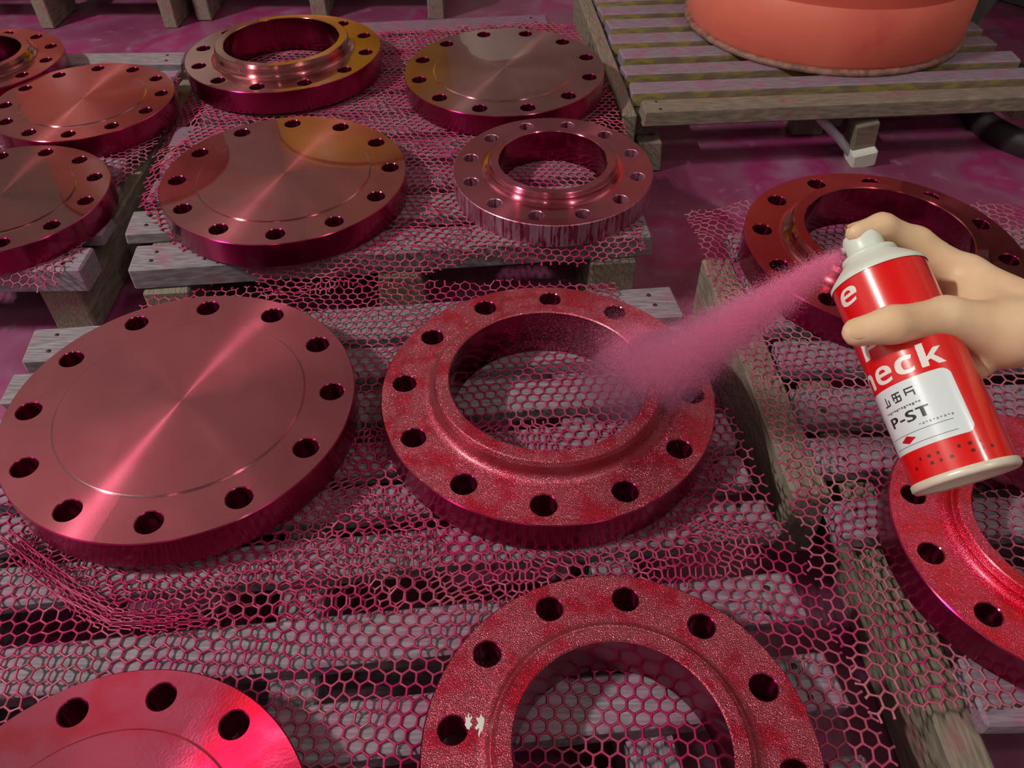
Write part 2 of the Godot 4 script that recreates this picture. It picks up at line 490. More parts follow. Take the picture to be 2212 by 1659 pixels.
# A hexagonal plastic net inside an outline of (x, z) points.
func net(outline: PackedVector2Array, turn: float, pitch: float, height: Callable, c0: Color, c1: Color, w := 0.0017, fine := true, sd := 1) -> ArrayMesh:
	var b := Mb.new()
	var tint := FastNoiseLite.new()
	tint.frequency = 0.9
	tint.seed = sd
	var warp := FastNoiseLite.new()
	warp.frequency = 0.05
	warp.seed = sd + 50
	var lo := outline[0]
	var hi := outline[0]
	for p in outline:
		lo = lo.min(p); hi = hi.max(p)
	var centre := (lo + hi) / 2.0
	var reach := (hi - lo).length() / 2.0 + pitch * 2.0
	var a := pitch / sqrt(3.0)
	var rows := int(reach / (1.5 * a)) + 1
	var cols := int(reach / pitch) + 1
	var cs := cos(turn)
	var sn := sin(turn)
	var pts := {}
	var inside := {}
	for j in range(-rows, rows + 1):
		for i in range(-cols, cols + 1):
			var x := (i + (0.5 if j & 1 else 0.0)) * pitch
			for k in 2:
				var y := j * 1.5 * a + k * a
				var q := centre + Vector2(x * cs - y * sn, x * sn + y * cs)
				q += Vector2(warp.get_noise_2d(q.x * 100, q.y * 100), warp.get_noise_2d(q.x * 100 + 300, q.y * 100)) * pitch * 0.45
				var key := Vector3i(i, j, k)
				if q.x > lo.x - pitch and q.x < hi.x + pitch and q.y > lo.y - pitch and q.y < hi.y + pitch:
					var hv = height.call(q.x, q.y)
					pts[key] = hv if hv is Vector3 else Vector3(q.x, hv, q.y)
					inside[key] = Geometry2D.is_point_in_polygon(q, outline)
	for key in pts:
		if key.z == 1: continue
		var down := 1 if key.y & 1 else 0         # columns of the row above and below that touch this one
		for o in [Vector3i(key.x, key.y, 1), Vector3i(key.x + down - 1, key.y - 1, 1), Vector3i(key.x + down, key.y - 1, 1)]:
			if pts.has(o) and (inside[key] or inside[o]):
				var p: Vector3 = pts[key]
				var q: Vector3 = pts[o]
				if not (inside[key] and inside[o]):           # a cut strand ends short
					if inside[key]: q = p.lerp(q, 0.35 + 0.5 * absf(sin(p.x * 900.0 + p.z * 700.0)))
					else: p = q.lerp(p, 0.35 + 0.5 * absf(sin(q.x * 900.0 + q.z * 700.0)))
				var t := clampf(tint.get_noise_2d(p.x * 9.0, p.z * 9.0) * 1.1 + 0.5 + 0.25 * sin(p.x * 3100.0 + p.z * 1700.0), 0.0, 1.0)
				strand(b, p, q, c0.lerp(c1, t), w, fine)
	b.uv.clear()
	return b.done()

func nets() -> void:
	wave.frequency = 0.14
	wave.seed = 5
	wave.fractal_octaves = 3
	var c0 := Color(0.37, 0.013, 0.09)
	var c1 := Color(0.36, 0.07, 0.125)
	var P := 0.0140
	# net under the front of the front pallet
	var o := PackedVector2Array([V(-0.75, -0.60), V(0.10, -0.63), V(0.258, -0.652), V(0.279, -0.499), V(0.293, -0.408), V(0.303, -0.337), V(0.315, -0.248), V(0.33, -0.10), V(0.33, 0.12), V(-0.75, 0.12)])
	var s := put("plastic_net", self, net(o, 0.05, P, func(x, z): return net_height(x, z, 0.0015, 0.010), c0, c1, 0.0022, true, 3), M["net"])
	tag(s, "pink stained hexagonal plastic net covering the front pallet to the lower edge", "netting")
	# second net laid over its rear half
	var oe := PackedVector2Array([V(-0.501, -0.857), V(-0.404, -0.879), V(-0.302, -0.886), V(-0.155, -0.894), V(-0.07, -0.89), V(0.053, -0.886), V(0.088, -0.892), V(0.145, -0.914), V(0.152, -0.80), V(0.23, -0.60), V(0.25, -0.43), V(0.087, -0.400), V(-0.049, -0.392), V(-0.163, -0.378), V(-0.268, -0.372), V(-0.375, -0.369), V(-0.432, -0.402), V(-0.496, -0.445), V(-0.56, -0.6)])
	var rear := func(x, z):
		var y: float = net_height(x, z, 0.0035, 0.014)
		return y - 0.10 * clampf((-z - 0.892) / 0.05, 0.0, 0.3)
	var ff := Mb.new()
	var am := net(oe, -0.09, P, rear, c0, c1, 0.0022, true, 8)
	# the folded, bunched up front left edge of that net
	var spine := Curve3D.new()
	for p in [V(-0.520, -0.470), V(-0.485, -0.442), V(-0.430, -0.402), V(-0.378, -0.374), V(-0.33, -0.370), V(-0.26, -0.374)]: spine.add_point(Vector3(p.x, 0, p.y))
	var bunch := func(u, v):
		var q := spine.sample_baked(u)
		var e := (spine.sample_baked(u + 0.004) - q).normalized()
		var side := Vector3(-e.z, 0, e.x)
		return q + side * (v * 0.20 + 0.002 * sin(v * 130.0 + u * 40.0)) + Vector3(0, PT + 0.004 + 0.007 * absf(sin(v * 62.0 + u * 25.0)), 0)
	var fold := net(PackedVector2Array([V(0.0, -0.04), V(0.04, -0.055), V(0.16, -0.06), V(0.26, -0.03), V(0.26, 0.03), V(0.16, 0.06), V(0.04, 0.055), V(0.0, 0.04)]), 0.5, 0.0125, bunch, c0, Color(0.46, 0.06, 0.15), 0.0015, false, 4)
	var arr := fold.surface_get_arrays(0)
	am.add_surface_from_arrays(Mesh.PRIMITIVE_TRIANGLES, arr)
	s = put("plastic_net", self, am, M["net"])
	tag(s, "second pink net under the two large front flanges, its front edge folded", "netting")
	# middle pallet
	var om := PackedVector2Array([V(-0.384, -0.93), V(-0.362, -0.868), V(-0.155, -0.902), V(-0.104, -0.927), V(-0.072, -0.941), V(-0.028, -0.958), V(0.004, -0.948), V(0.095, -0.944), V(0.156, -0.956), V(0.201, -0.971), V(0.197, -1.02), V(0.205, -1.2), V(0.208, -1.325), V(0.195, -1.48), V(0.143, -1.80), V(0.099, -1.84), V(-0.095, -1.81), V(-0.285, -1.79), V(-0.5, -1.76), V(-0.637, -1.60), V(-0.641, -1.478), V(-0.633, -1.318), V(-0.600, -1.117), V(-0.55, -1.05), V(-0.50, -0.985)])
	var mid := func(x, z):
		var y: float = net_height(x, z, 0.0015, 0.012)
		y -= 0.35 * maxf(0.0, -0.575 - x)
		var over: float = z + 0.972 + 0.1003 * (x + 0.17)      # how far past the front plank's edge
		if over > 0.0: return Vector3(x, y - 0.55 * over, z - 0.62 * over)
		return y
	s = put("plastic_net", self, net(om, 0.10, P, mid, Color(0.42, 0.02, 0.10), Color(0.46, 0.10, 0.16), 0.0027, true, 12), M["net"])
	tag(s, "pink net over the middle pallet with its cut front edge hanging towards the front pallet", "netting")
	# left pallet, two scraps
	var ol := PackedVector2Array([V(-1.3, -1.62), V(-0.66, -1.56), V(-0.625, -1.30), V(-0.634, -1.20), V(-0.645, -1.14), V(-0.64, -0.985), V(-0.652, -0.915), V(-0.68, -0.9), V(-0.74, -0.915), V(-1.3, -0.93)])
	s = put("plastic_net", self, net(ol, 0.2, P, func(x, z): return net_height(x, z, 0.0015, 0.008) - 0.5 * maxf(0.0, z + 0.935), Color(0.36, 0.03, 0.10), Color(0.44, 0.12, 0.18), 0.0021, true, 15), M["net"])
	tag(s, "pink net on the left pallet, showing in patches between its flanges", "netting")
	# right pallet
	var orr := PackedVector2Array([V(0.28, -1.108), V(0.281, -1.048), V(0.28, -0.963), V(0.281, -0.922), V(0.293, -0.841), V(0.297, -0.792), V(0.291, -0.738), V(0.297, -0.693), V(0.298, -0.651), V(0.299, -0.584), V(0.302, -0.528), V(0.297, -0.494), V(0.298, -0.455), V(0.303, -0.357), V(0.304, -0.312), V(0.312, -0.276), V(0.333, -0.283), V(0.369, -0.287), V(0.39, -0.289), V(0.448, -0.293), V(0.9, -0.30), V(1.0, -1.085), V(0.81, -1.085), V(0.729, -1.086), V(0.376, -1.097), V(0.319, -1.088)])
	var rt := func(x, z):
		var y: float = net_height(x, z, 0.0015, 0.010)
		y -= 0.4 * clampf((-z - 0.99) / 0.1, 0.0, 1.0) * clampf((0.36 - x) / 0.08, 0.0, 1.0) * 0.05
		return y
	s = put("plastic_net", self, net(orr, -0.16, P, rt, Color(0.38, 0.03, 0.12), Color(0.44, 0.16, 0.20), 0.0023, true, 18), M["net"])
	tag(s, "pink net with ragged edges over the right pallet, below the spray can", "netting")

# ---------------------------------------------------------------- pallets
func plank(parent: Node, called: String, x0: float, x1: float, y0: float, y1: float, z0: float, z1: float, mat: String, turn := 0.0, nails := true) -> void:
	# extents are in the pallet's own axes
	var long_x := (x1 - x0) >= (z1 - z0)
	var size := Vector3(x1 - x0, y1 - y0, z1 - z0)
	var me: ArrayMesh
	var o: MeshInstance3D
	var c := Vector3((x0 + x1) / 2, (y0 + y1) / 2, (z0 + z1) / 2)
	var painted := mat == "wood_yellow"
	me = timber(size, minf(0.003, size.y * 0.15), 0.003, painted)
	if painted:
		me.surface_set_material(0, M["wood_x"])
		me.surface_set_material(1, M["wood_yellow_x"])
	o = put(called, parent, me, null if painted else M[mat + ("_x" if long_x else "_z")], c, Basis(Vector3.UP, turn))
	if nails:
		for e in [x0 + 0.03, x1 - 0.035]:
			for dz in [-0.012, 0.012]:
				var nb := Mb.new()
				lathe(nb, [[V(0.0, 0.0012), V(0.0026, 0.0011), V(0.0034, 0.0)]], 8)
				put("nail", o, nb.done(), M["nail"], Vector3(e - c.x + rng.randf_range(-0.004, 0.004), size.y / 2, dz + rng.randf_range(-0.004, 0.004)))

func pallets() -> void:
	# front pallet: turned so that its planks' right ends lie farther back
	var t := thing("pallet", "grey pink stained wooden pallet under the nets in the foreground", "pallet", Vector3(0.25, 0, 0), Basis(Vector3.UP, 0.1))
	var rows := [[-0.893, -0.830], [-0.810, -0.755], [-0.728, -0.678], [-0.648, -0.60], [-0.583, -0.541], [-0.520, -0.474], [-0.430, -0.378], [-0.345, -0.292], [-0.252, -0.205], [-0.165, -0.115], [-0.075, -0.02], [0.01, 0.06]]
	for k in rows.size():
		var right: float = [0.230, 0.236, 0.248, 0.256, 0.264, 0.276, 0.283, 0.29, 0.298, 0.30, 0.30, 0.30][k]
		var xr: float = right - 0.25 - 0.0998 * (rows[k][0] + rows[k][1]) / 2.0 + rng.randf_range(-0.003, 0.003)
		plank(t, "plank", -0.80, xr, PT - 0.025, PT - 0.003, rows[k][0] + 0.006, rows[k][1] + 0.006, "wood_clean" if k < 3 else "wood")
	for x in [-0.76, -0.42, -0.10]:
		plank(t, "stringer", x - 0.022, x + 0.022, 0.02, PT - 0.025, -0.89, 0.06, "wood", 0.0, false)
	for z in [-0.86, -0.42, 0.02]:
		plank(t, "bottom_board", -0.79, -0.07, 0.0, 0.02, z - 0.045, z + 0.045, "wood", 0.0, false)
	# middle pallet
	t = thing("pallet", "grey wooden pallet in the middle carrying four flanges on a net", "pallet", Vector3(-0.17, 0, -0.970), Basis(Vector3.UP, 0.10))
	for k in 10:
		var z1 := -0.002 - k * 0.092
		plank(t, "plank", -0.395 - (0.02 if k == 1 else 0.0) + (0.03 if k > 4 else 0.0) + rng.randf_range(-0.008, 0.008), (0.388 if k < 4 else 0.345) + rng.randf_range(-0.006, 0.006), PT - (0.043 if k == 0 else 0.024), PT - 0.003, z1 - (0.06 if k == 0 else 0.064), z1, "wood_clean" if k < 2 else "wood_dyed")
	for x in [-0.345, 0.0, 0.33]:
		for z in [-0.045, -0.44, -0.845]:
			plank(t, "block", x - 0.035, x + 0.035, 0.018, PT - 0.043, z - 0.05, z + 0.05, "wood_old", 0.0, false)
		plank(t, "bottom_board", x - 0.04, x + 0.04, 0.0, 0.018, -0.90, -0.0, "wood_old", 0.0, false)
		plank(t, "stringer_board", x - 0.035, x + 0.035, PT - 0.043, PT - 0.024, -0.90, -0.064, "wood_old", 0.0, false)
	# left pallet
	t = thing("pallet", "worn wooden pallet at the left with a chipped plank end, under three flanges", "pallet", Vector3(-0.62, 0, -0.93), Basis(Vector3.UP, 0.01))
	for k in 9:
		var z1 := -0.003 - k * 0.0885
		plank(t, "plank", -0.80, 0.015 + rng.randf_range(-0.02, 0.006) - (0.018 if k > 1 else 0.0) - 0.007 * k, PT - (0.045 if k == 0 else 0.026), PT - 0.003, z1 - 0.055, z1, "wood_clean" if k == 8 else "wood")
	for x in [-0.75, -0.40, -0.065]:
		plank(t, "stringer", x - 0.03, x + 0.03, 0.0, PT - 0.045, -0.765, -0.02, "wood_old", 0.0, false)
	# right pallet
	t = thing("pallet", "purple stained wooden pallet at the right, under the spray can", "pallet", Vector3(0.285, 0, 0), Basis(Vector3.UP, 0.02))
	plank(t, "edge_board", 0.027, 0.070, 0.02, PT - 0.012, -0.965, -0.525, "wood_old", 0.045, false)
	for r in [[-1.02, -0.965], [-0.93, -0.878], [-0.848, -0.797], [-0.770, -0.717], [-0.684, -0.627], [-0.604, -0.553], [-0.515, -0.468], [-0.43, -0.385], [-0.335, -0.272], [-0.19, -0.13]]:
		plank(t, "plank", (0.066 if r[0] < -0.45 else 0.135) + rng.randf_range(-0.004, 0.004), 0.82, PT - 0.025, PT - 0.003, r[0], r[1], "wood")
	for x in [0.115, 0.42, 0.76]:
		plank(t, "stringer", x - 0.018, x + 0.022, 0.015, PT - 0.027, -1.0, -0.02, "wood_old", 0.0, false)
	# drum pallet
	t = thing("pallet", "narrow slatted pallet with yellowish slat edges under the orange drum", "pallet", Vector3(0.25, 0, -1.408), Basis(Vector3.UP, 0.072))
	for k in 9:
		var z1 := -0.002 - k * 0.0805
		plank(t, "slat", -0.002 + rng.randf_range(-0.008, 0.004), 0.82 + rng.randf_range(-0.012, 0.01), PT - 0.034, PT - 0.002, z1 - 0.047, z1, "wood_old" if k == 0 else "wood_yellow", 0.0, k == 0)
	for x in [0.02, 0.40, 0.795]:
		plank(t, "stringer", x - 0.022, x + 0.022, PT - 0.075, PT - 0.034, -0.70, -0.05, "wood_old", 0.0, false)
		for z in ([-0.66, -0.40] if x > 0.7 else [-0.66, -0.40, -0.18]) + ([-0.06] if x < 0.1 else []):
			plank(t, "foot", x - 0.018 if x < 0.1 else x - 0.035, x + 0.030, 0.0, PT - 0.075, z - 0.05, z + 0.04, "wood_old", 0.0, false)
	plank(t, "side_board", -0.038, -0.010, 0.045, PT - 0.012, -0.70, -0.01, "wood_old", 0.0, false)
	# the two pallets along the back, of which the photo shows the feet
	for s in [[-1.235, 0.70, "pallet whose grey feet show at the upper left edge behind the left pallet"], [-0.515, 0.67, "pallet whose feet show at the top edge behind the yellow-reflecting ring flange"]]:
		t = thing("pallet", s[2], "pallet", Vector3(s[0], 0, -2.20 if s[0] < -1.0 else -2.25), Basis(Vector3.UP, 0.0))
		var w: float = s[1] / 2
		for k in 8:
			plank(t, "plank", -w, w, PT, PT + 0.022, -0.05 - k * 0.105, 0.022 - k * 0.105, "wood", 0.0, false)
		for x in [-w + 0.02, 0.0, w - 0.02]:
			plank(t, "foot", x - 0.02, x + 0.02, 0.0, PT, -0.13, 0.02, "wood_old", 0.0, false)
			plank(t, "foot", x - 0.02, x + 0.02, 0.0, PT, -0.75, -0.62, "wood_old", 0.0, false)
			plank(t, "foot", x - 0.02, x + 0.02, 0.0, PT, -0.45, -0.32, "wood_old", 0.0, false)

# ---------------------------------------------------------------- drums and clutter behind
func drum(called: String, label: String, at: Vector3, r: float, h: float, body: Material, chime: Material) -> void:
	var t := thing(called, label, "drum", at)
	var b := Mb.new()
	var pts := [V(r - 0.006, 0.012), V(r - 0.001, 0.02)]
	for k in 3:
		var y0: float = [0.126, 0.30, 0.60][k]
		if k == 0:
			pts.append(V(r, y0 - 0.002)); pts.append(V(r - 0.006, y0 + 0.004)); pts.append(V(r - 0.007, y0 + 0.03))
		else:
			pts.append(V(r - 0.004, y0 - 0.025)); pts.append(V(r + 0.008, y0)); pts.append(V(r - 0.004, y0 + 0.025))
	pts.append(V(r - 0.002, h - 0.02))
	lathe(b, [pts, [V(r - 0.002, h - 0.015), V(0.0, h - 0.015)]], 96)
	put("shell", t, b.done(), body)
	if body == M["drum_orange"]:               # darker paint above the first step
		b = Mb.new()
		lathe(b, [[V(r - 0.004, 0.128), V(r - 0.0045, 0.135), V(r - 0.003, 0.272)]], 96)
		put("painted_band", t, b.done(), M["drum_dark"])
	for y in [0.0, h - 0.014]:
		b = Mb.new()
		lathe(b, [[V(r - 0.008, y + 0.013), V(r - 0.001, y + 0.013), V(r + 0.0035, y + 0.009), V(r + 0.004, y + 0.004), V(r + 0.001, y), V(r - 0.010, y)]], 96)
		put("chime", t, b.done(), chime)

func clutter() -> void:
	drum("steel_drum", "orange red steel drum standing on the slatted pallet", Vector3(0.70, PT - 0.002, -1.852), 0.30, 0.85, M["drum_orange"], M["drum_chime"])
	drum("steel_drum", "red steel drum on the back left pallet, outside the photo", Vector3(-1.30, PT + 0.022, -2.56), 0.29, 0.85, M["drum_red"], M["drum_red"])
	drum("steel_drum", "yellow steel drum on the back pallet, outside the photo", Vector3(-0.50, PT + 0.022, -2.58), 0.29, 0.70, M["drum_yellow"], M["drum_yellow"])
	# loose broken timber and pipe under the drum pallet's front slat
	var t := thing("broken_brace", "loose timber with a white painted end under the front of the drum pallet", "timber", Vector3(0.708, 0.0, -1.472))
	var lean := Basis(Vector3(0, 0, 1), 0.22) * Basis(Vector3(1, 0, 0), 0.2)
	put("board", t, timber(Vector3(0.046, 0.096, 0.05), 0.003, 0.002), M["wood_old_x"], Vector3(-0.006, 0.051, -0.004), lean)
	put("painted_end", t, timber(Vector3(0.048, 0.040, 0.052), 0.004, 0.004), M["chalk"], Vector3(0.0015, 0.020, 0.004), lean)
	var b := Mb.new()
	tube(b, [Vector3(0.60, 0.100, -1.463), Vector3(0.655, 0.052, -1.468), Vector3(0.700, 0.008, -1.472)], [0.009, 0.009, 0.009], 14)
	var p := put("steel_tube", self, b.done(), M["pipe"])
	tag(p, "thin pale grey tube leaning against the broken timber under the drum pallet", "tube")
	# dark ring on the floor below the right end of the drum pallet
	t = thing("caster_ring", "dark round ring on the floor below the right end of the drum pallet", "ring", Vector3(1.195, 0.0, -1.62))
	b = Mb.new()
	lathe(b, [[V(0.207, 0.0), V(0.214, 0.02), V(0.210, 0.042), V(0.197, 0.05), V(0.182, 0.046), V(0.172, 0.03), V(0.170, 0.0)]], 72)
	put("rim", t, b.done(), M["rubber"])
	put("spoke", t, timber(Vector3(0.335, 0.018, 0.03), 0.003, 0.0), M["steel_dark"], Vector3(0, 0.03, 0), Basis(Vector3.UP, 0.9))
	put("spoke", t, timber(Vector3(0.335, 0.018, 0.03), 0.003, 0.0), M["steel_dark"], Vector3(0, 0.03, 0), Basis(Vector3.UP, -0.7))
	# machine legs at the upper right
	t = thing("machine_stand", "grey green steel stand at the upper right edge behind the drum", "stand", Vector3(1.33, 0.0, -2.2))
	put("leg", t, timber(Vector3(0.042, 0.34, 0.03), 0.002, 0.0), M["steel_paint"], Vector3(-0.075, 0.150, 0.06), Basis(Vector3(0, 0, 1), -0.42))
	put("leg", t, timber(Vector3(0.05, 0.32, 0.03), 0.002, 0.0), M["steel_paint"], Vector3(0.85, 0.15, -0.2))
	put("floor_beam", t, timber(Vector3(0.62, 0.08, 0.05), 0.003, 0.0), M["steel_paint"], Vector3(0.26, 0.041, 0.06), Basis(Vector3(0, 1, 0), -0.85))
	put("body", t, timber(Vector3(1.6, 0.7, 0.9), 0.01, 0.0), M["steel_dark"], Vector3(0.62, 0.65, -0.25))
	# sacks on the back pallet that the wet faces mirror
	for k in 2:
		var sk := SphereMesh.new()
		sk.radius = 0.17; sk.height = 0.34; sk.radial_segments = 40; sk.rings = 20
		var bag := Mb.new()
		var arr := sk.get_mesh_arrays()
		for q in arr[Mesh.ARRAY_VERTEX].size():
			var vv: Vector3 = arr[Mesh.ARRAY_VERTEX][q]
			var e := Vector3(signf(vv.x) * pow(absf(vv.x / 0.17), 0.6) * 0.13, signf(vv.y) * pow(absf(vv.y / 0.17), 0.5) * 0.20, signf(vv.z) * pow(absf(vv.z / 0.17), 0.6) * 0.11)
			e += Vector3(1, 0, 1) * 0.008 * sin(vv.y * 60.0 + vv.x * 40.0)
			bag.add(e, arr[Mesh.ARRAY_NORMAL][q])
		bag.i = arr[Mesh.ARRAY_INDEX]
		bag.uv.clear()
		var o := put("white_sack", self, bag.done(), M["sack"], Vector3(-0.90 if k == 0 else -0.03, PT + 0.222, -2.36 if k == 0 else -2.42))
		tag(o, ["white sack beside the red drum on the back left pallet", "white sack beside the yellow drum on the back pallet"][k], "sack")

# ---------------------------------------------------------------- spray can
const CAN_BASE := Vector3(0.2997, 0.4164, -0.3249)
const CAN_AXIS := Vector3(-0.2198, 0.4062, -0.887)
var can_x: Vector3          # towards the camera
var can_y: Vector3          # along the can
var can_z: Vector3          # to the right, as seen

func glyphs(im: Image, text: String, font: Font, cx: float, cy: float, w: float, h: float, col: Color, lean := 0.0) -> void:
	# fills the outlines of lettering into the print, centred at (cx, cy) with that width and height in pixels
	var tm := TextMesh.new()
	tm.text = text
	tm.font = font
	tm.font_size = 64
	tm.pixel_size = 0.01
	tm.depth = 0.0
	tm.curve_step = 1.0
	var a := tm.get_mesh_arrays()
	var vs: PackedVector3Array = a[Mesh.ARRAY_VERTEX]
	var ix: PackedInt32Array = a[Mesh.ARRAY_INDEX] if a[Mesh.ARRAY_INDEX] != null else PackedInt32Array(range(vs.size()))
	var lo := Vector2(1e9, 1e9)
	var hi := -lo
	for q in vs:
		lo = lo.min(Vector2(q.x, q.y)); hi = hi.max(Vector2(q.x, q.y))
	var pts := PackedVector2Array()
	for q in vs:
		var y := (q.y - lo.y) / (hi.y - lo.y) - 0.5
		pts.append(Vector2(cx + ((q.x - lo.x) / (hi.x - lo.x) - 0.5) * w + y * lean * h, cy - y * h))
	for k in ix.size() / 3:
		fill_tri(im, pts[ix[k * 3]], pts[ix[k * 3 + 1]], pts[ix[k * 3 + 2]], col)

func fill_tri(im: Image, a: Vector2, b: Vector2, c: Vector2, col: Color) -> void:
	var area := (b - a).cross(c - a)
	if absf(area) < 1e-6: return
	for y in range(maxi(0, int(minf(a.y, minf(b.y, c.y)))), mini(im.get_height() - 1, int(maxf(a.y, maxf(b.y, c.y))) + 1) + 1):
		for x in range(maxi(0, int(minf(a.x, minf(b.x, c.x)))), mini(im.get_width() - 1, int(maxf(a.x, maxf(b.x, c.x))) + 1) + 1):
			var p := Vector2(x + 0.5, y + 0.5)
			var w0 := (b - a).cross(p - a) / area
			var w1 := (c - b).cross(p - b) / area
			var w2 := (a - c).cross(p - c) / area
			if w0 >= -0.001 and w1 >= -0.001 and w2 >= -0.001: im.set_pixel(x, y, col)

func can_print() -> ImageTexture:
	var W := 1024
	var Hh := 768
	var im := Image.create(W, Hh, false, Image.FORMAT_RGBA8)
	var red := Color(0.86, 0.03, 0.02)
	im.fill(red)
	var sys := SystemFont.new()
	sys.font_names = PackedStringArray(["Droid Sans"])
	sys.font_weight = 700
	var bold := sys
	var px := func(deg: float) -> float: return (deg + 180.0) / 360.0 * W
	var py := func(s: float) -> float: return (1.0 - s / 0.152) * Hh
	var mm := Hh / 152.0
	var white := Color(0.93, 0.93, 0.92)
	glyphs(im, "e", bold, px.call(-44), py.call(0.1405), 17 * mm, 12.5 * mm, white, 0.2)
	glyphs(im, "P", bold, px.call(-40), py.call(0.0995), 20 * mm, 16 * mm, white, 0.1)
	glyphs(im, "heck", bold, px.call(-26), py.call(0.0790), 66 * mm, 17 * mm, white, 0.05)
	# the white panel with rounded corners
	var x0: float = px.call(-100)
	var x1: float = px.call(31)
	var y0: float = py.call(0.0675)
	var y1: float = py.call(0.0215)
	var rr := 6.0 * mm
	for y in range(int(y0), int(y1)):
		for x in range(int(x0), int(x1)):
			var dx := maxf(0.0, maxf(x0 + rr - x, x - (x1 - rr)))
			var dy := maxf(0.0, maxf(y0 + rr - y, y - (y1 - rr)))
			if dx * dx + dy * dy <= rr * rr: im.set_pixel(x, y, Color(0.86, 0.92, 0.93))
	var ink := Color(0.10, 0.11, 0.12)
	# an unreadable line of three close-stroked signs
	for k in 3:
		var gx: float = px.call(-52 + k * 17)
		var gy: float = py.call(0.0585)
		for st in [[-3.2, -3.4, 3.2, -2.4], [-3.2, -0.8, 3.2, 0.2], [-2.6, 2.4, 2.8, 3.4], [-0.6, -3.4, 0.5, 3.0], [-3.2, -3.4, -2.1, 1.6], [2.1, -1.0, 3.2, 3.1]]:
			if (k + int(st[0] * 10)) % 4 != 0:
				im.fill_rect(Rect2i(int(gx + st[0] * mm), int(gy + st[1] * mm), int((st[2] - st[0]) * mm), int((st[3] - st[1]) * mm)), ink)
	for k in 14:
		im.fill_rect(Rect2i(int(px.call(-60 + k * 3.6)), int(py.call(0.0512)), int(1.4 * mm), int((0.8 + 0.5 * (k % 3)) * mm)), Color(0.35, 0.37, 0.38))
	glyphs(im, "P-ST", bold, px.call(-32), py.call(0.0435), 30 * mm, 7.5 * mm, ink)
	for k in 10:
		im.fill_rect(Rect2i(int(px.call(-22 + k * 3.9)), int(py.call(0.0365)), int(1.3 * mm), int((0.9 + 0.5 * (k % 2)) * mm)), Color(0.5, 0.53, 0.54))
	im.fill_rect(Rect2i(int(px.call(-70)), int(py.call(0.033)), int(47 * mm), int(0.5 * mm)), Color(0.35, 0.37, 0.38))
	var dc := Vector2(px.call(-43), py.call(0.0292))
	fill_tri(im, dc + Vector2(-6.5, 0) * mm, dc + Vector2(0, -2.8) * mm, dc + Vector2(0, 2.8) * mm, Color(0.75, 0.03, 0.04))
	fill_tri(im, dc + Vector2(6.5, 0) * mm, dc + Vector2(0, -2.8) * mm, dc + Vector2(0, 2.8) * mm, Color(0.75, 0.03, 0.04))
	im.fill_rect(Rect2i(int(px.call(-70)), int(py.call(0.0255)), int(47 * mm), int(0.4 * mm)), Color(0.35, 0.37, 0.38))
	for k in 9:                                       # dark marks on the lower red band
		for j in 2:
			if (k * 5 + j * 3) % 4: im.fill_rect(Rect2i(int(px.call(-50 + k * 11)), int(py.call(0.0155 - j * 0.005)), int((2.4 - 0.5 * (k % 2)) * mm), int(2.2 * mm)), Color(0.34, 0.05, 0.04))
	return ImageTexture.create_from_image(im)

func spray_can() -> void:
	can_y = CAN_AXIS.normalized()
	var to_eye := Vector3(0, 0.8344, 0) - (CAN_BASE + can_y * 0.07)
	can_x = (to_eye - can_y * to_eye.dot(can_y)).normalized()
	can_z = can_y.cross(can_x)              # to the right, as seen
	# local axes: x to the right, y along, z towards the eye
	var t := thing("spray_can", "red aerosol can with white lettering and label panel, held in the hand", "spray can", CAN_BASE, Basis(can_z, can_y, can_x))
	var R := 0.033
	var b := Mb.new()
	var segs := 96
	for s in segs + 1:
		var f := TAU * s / segs - PI
		for k in 2:
			b.add(Vector3(sin(f) * R, 0.004 + k * 0.148, cos(f) * R), Vector3(sin(f), 0, cos(f)), Vector2(float(s) / segs, 1.0 - k))
	for s in segs: b.quad(s * 2, s * 2 + 1, s * 2 + 3, s * 2 + 2)
	var m := plain(Color.WHITE, 0.28)
	m.albedo_texture = can_print()
	m.clearcoat_enabled = true
	m.clearcoat_roughness = 0.12
	put("printed_body", t, b.done(), m)
	var white := plain(Color(0.84, 0.88, 0.84), 0.35)
	var tin := plain(Color(0.86, 0.84, 0.77), 0.3, 0.1)
	b = Mb.new()
	lathe(b, [[V(R - 0.001, 0.006), V(R + 0.001, 0.0045), V(R + 0.0012, 0.001), V(R - 0.0005, -0.001), V(R - 0.003, 0.0)], [V(R - 0.003, 0.0), V(R - 0.006, 0.004), V(0.0, 0.009)]], 64)
	put("bottom_rim", t, b.done(), tin)
	b = Mb.new()
	var dome := [V(R + 0.0006, 0.1515), V(R + 0.0008, 0.154), V(R - 0.0015, 0.1565)]
	dome.append(V(R - 0.006, 0.161)); dome.append(V(R - 0.011, 0.1655)); dome.append(V(R - 0.0145, 0.168))
	lathe(b, [dome, [V(R - 0.0145, 0.168), V(R - 0.0135, 0.1695), V(R - 0.0140, 0.172), V(R - 0.017, 0.1725), V(0.0, 0.171)]], 64)
	put("shoulder", t, b.done(), white)
	b = Mb.new()
	lathe(b, [[V(0.0125, 0.171), V(0.0135, 0.1745), V(0.0135, 0.187), V(0.0120, 0.1895)], [V(0.0120, 0.1895), V(0.006, 0.1882), V(0.0, 0.188)]], 48)
	var cap := put("nozzle_button", t, b.done(), white)
	b = Mb.new()
	tube(b, [Vector3(-0.0128, 0.182, 0.003), Vector3(-0.0150, 0.1818, 0.0034)], [0.0028, 0.0024], 16)
	put("nozzle_insert", cap, b.done(), plain(Color(0.72, 0.72, 0.72), 0.4))

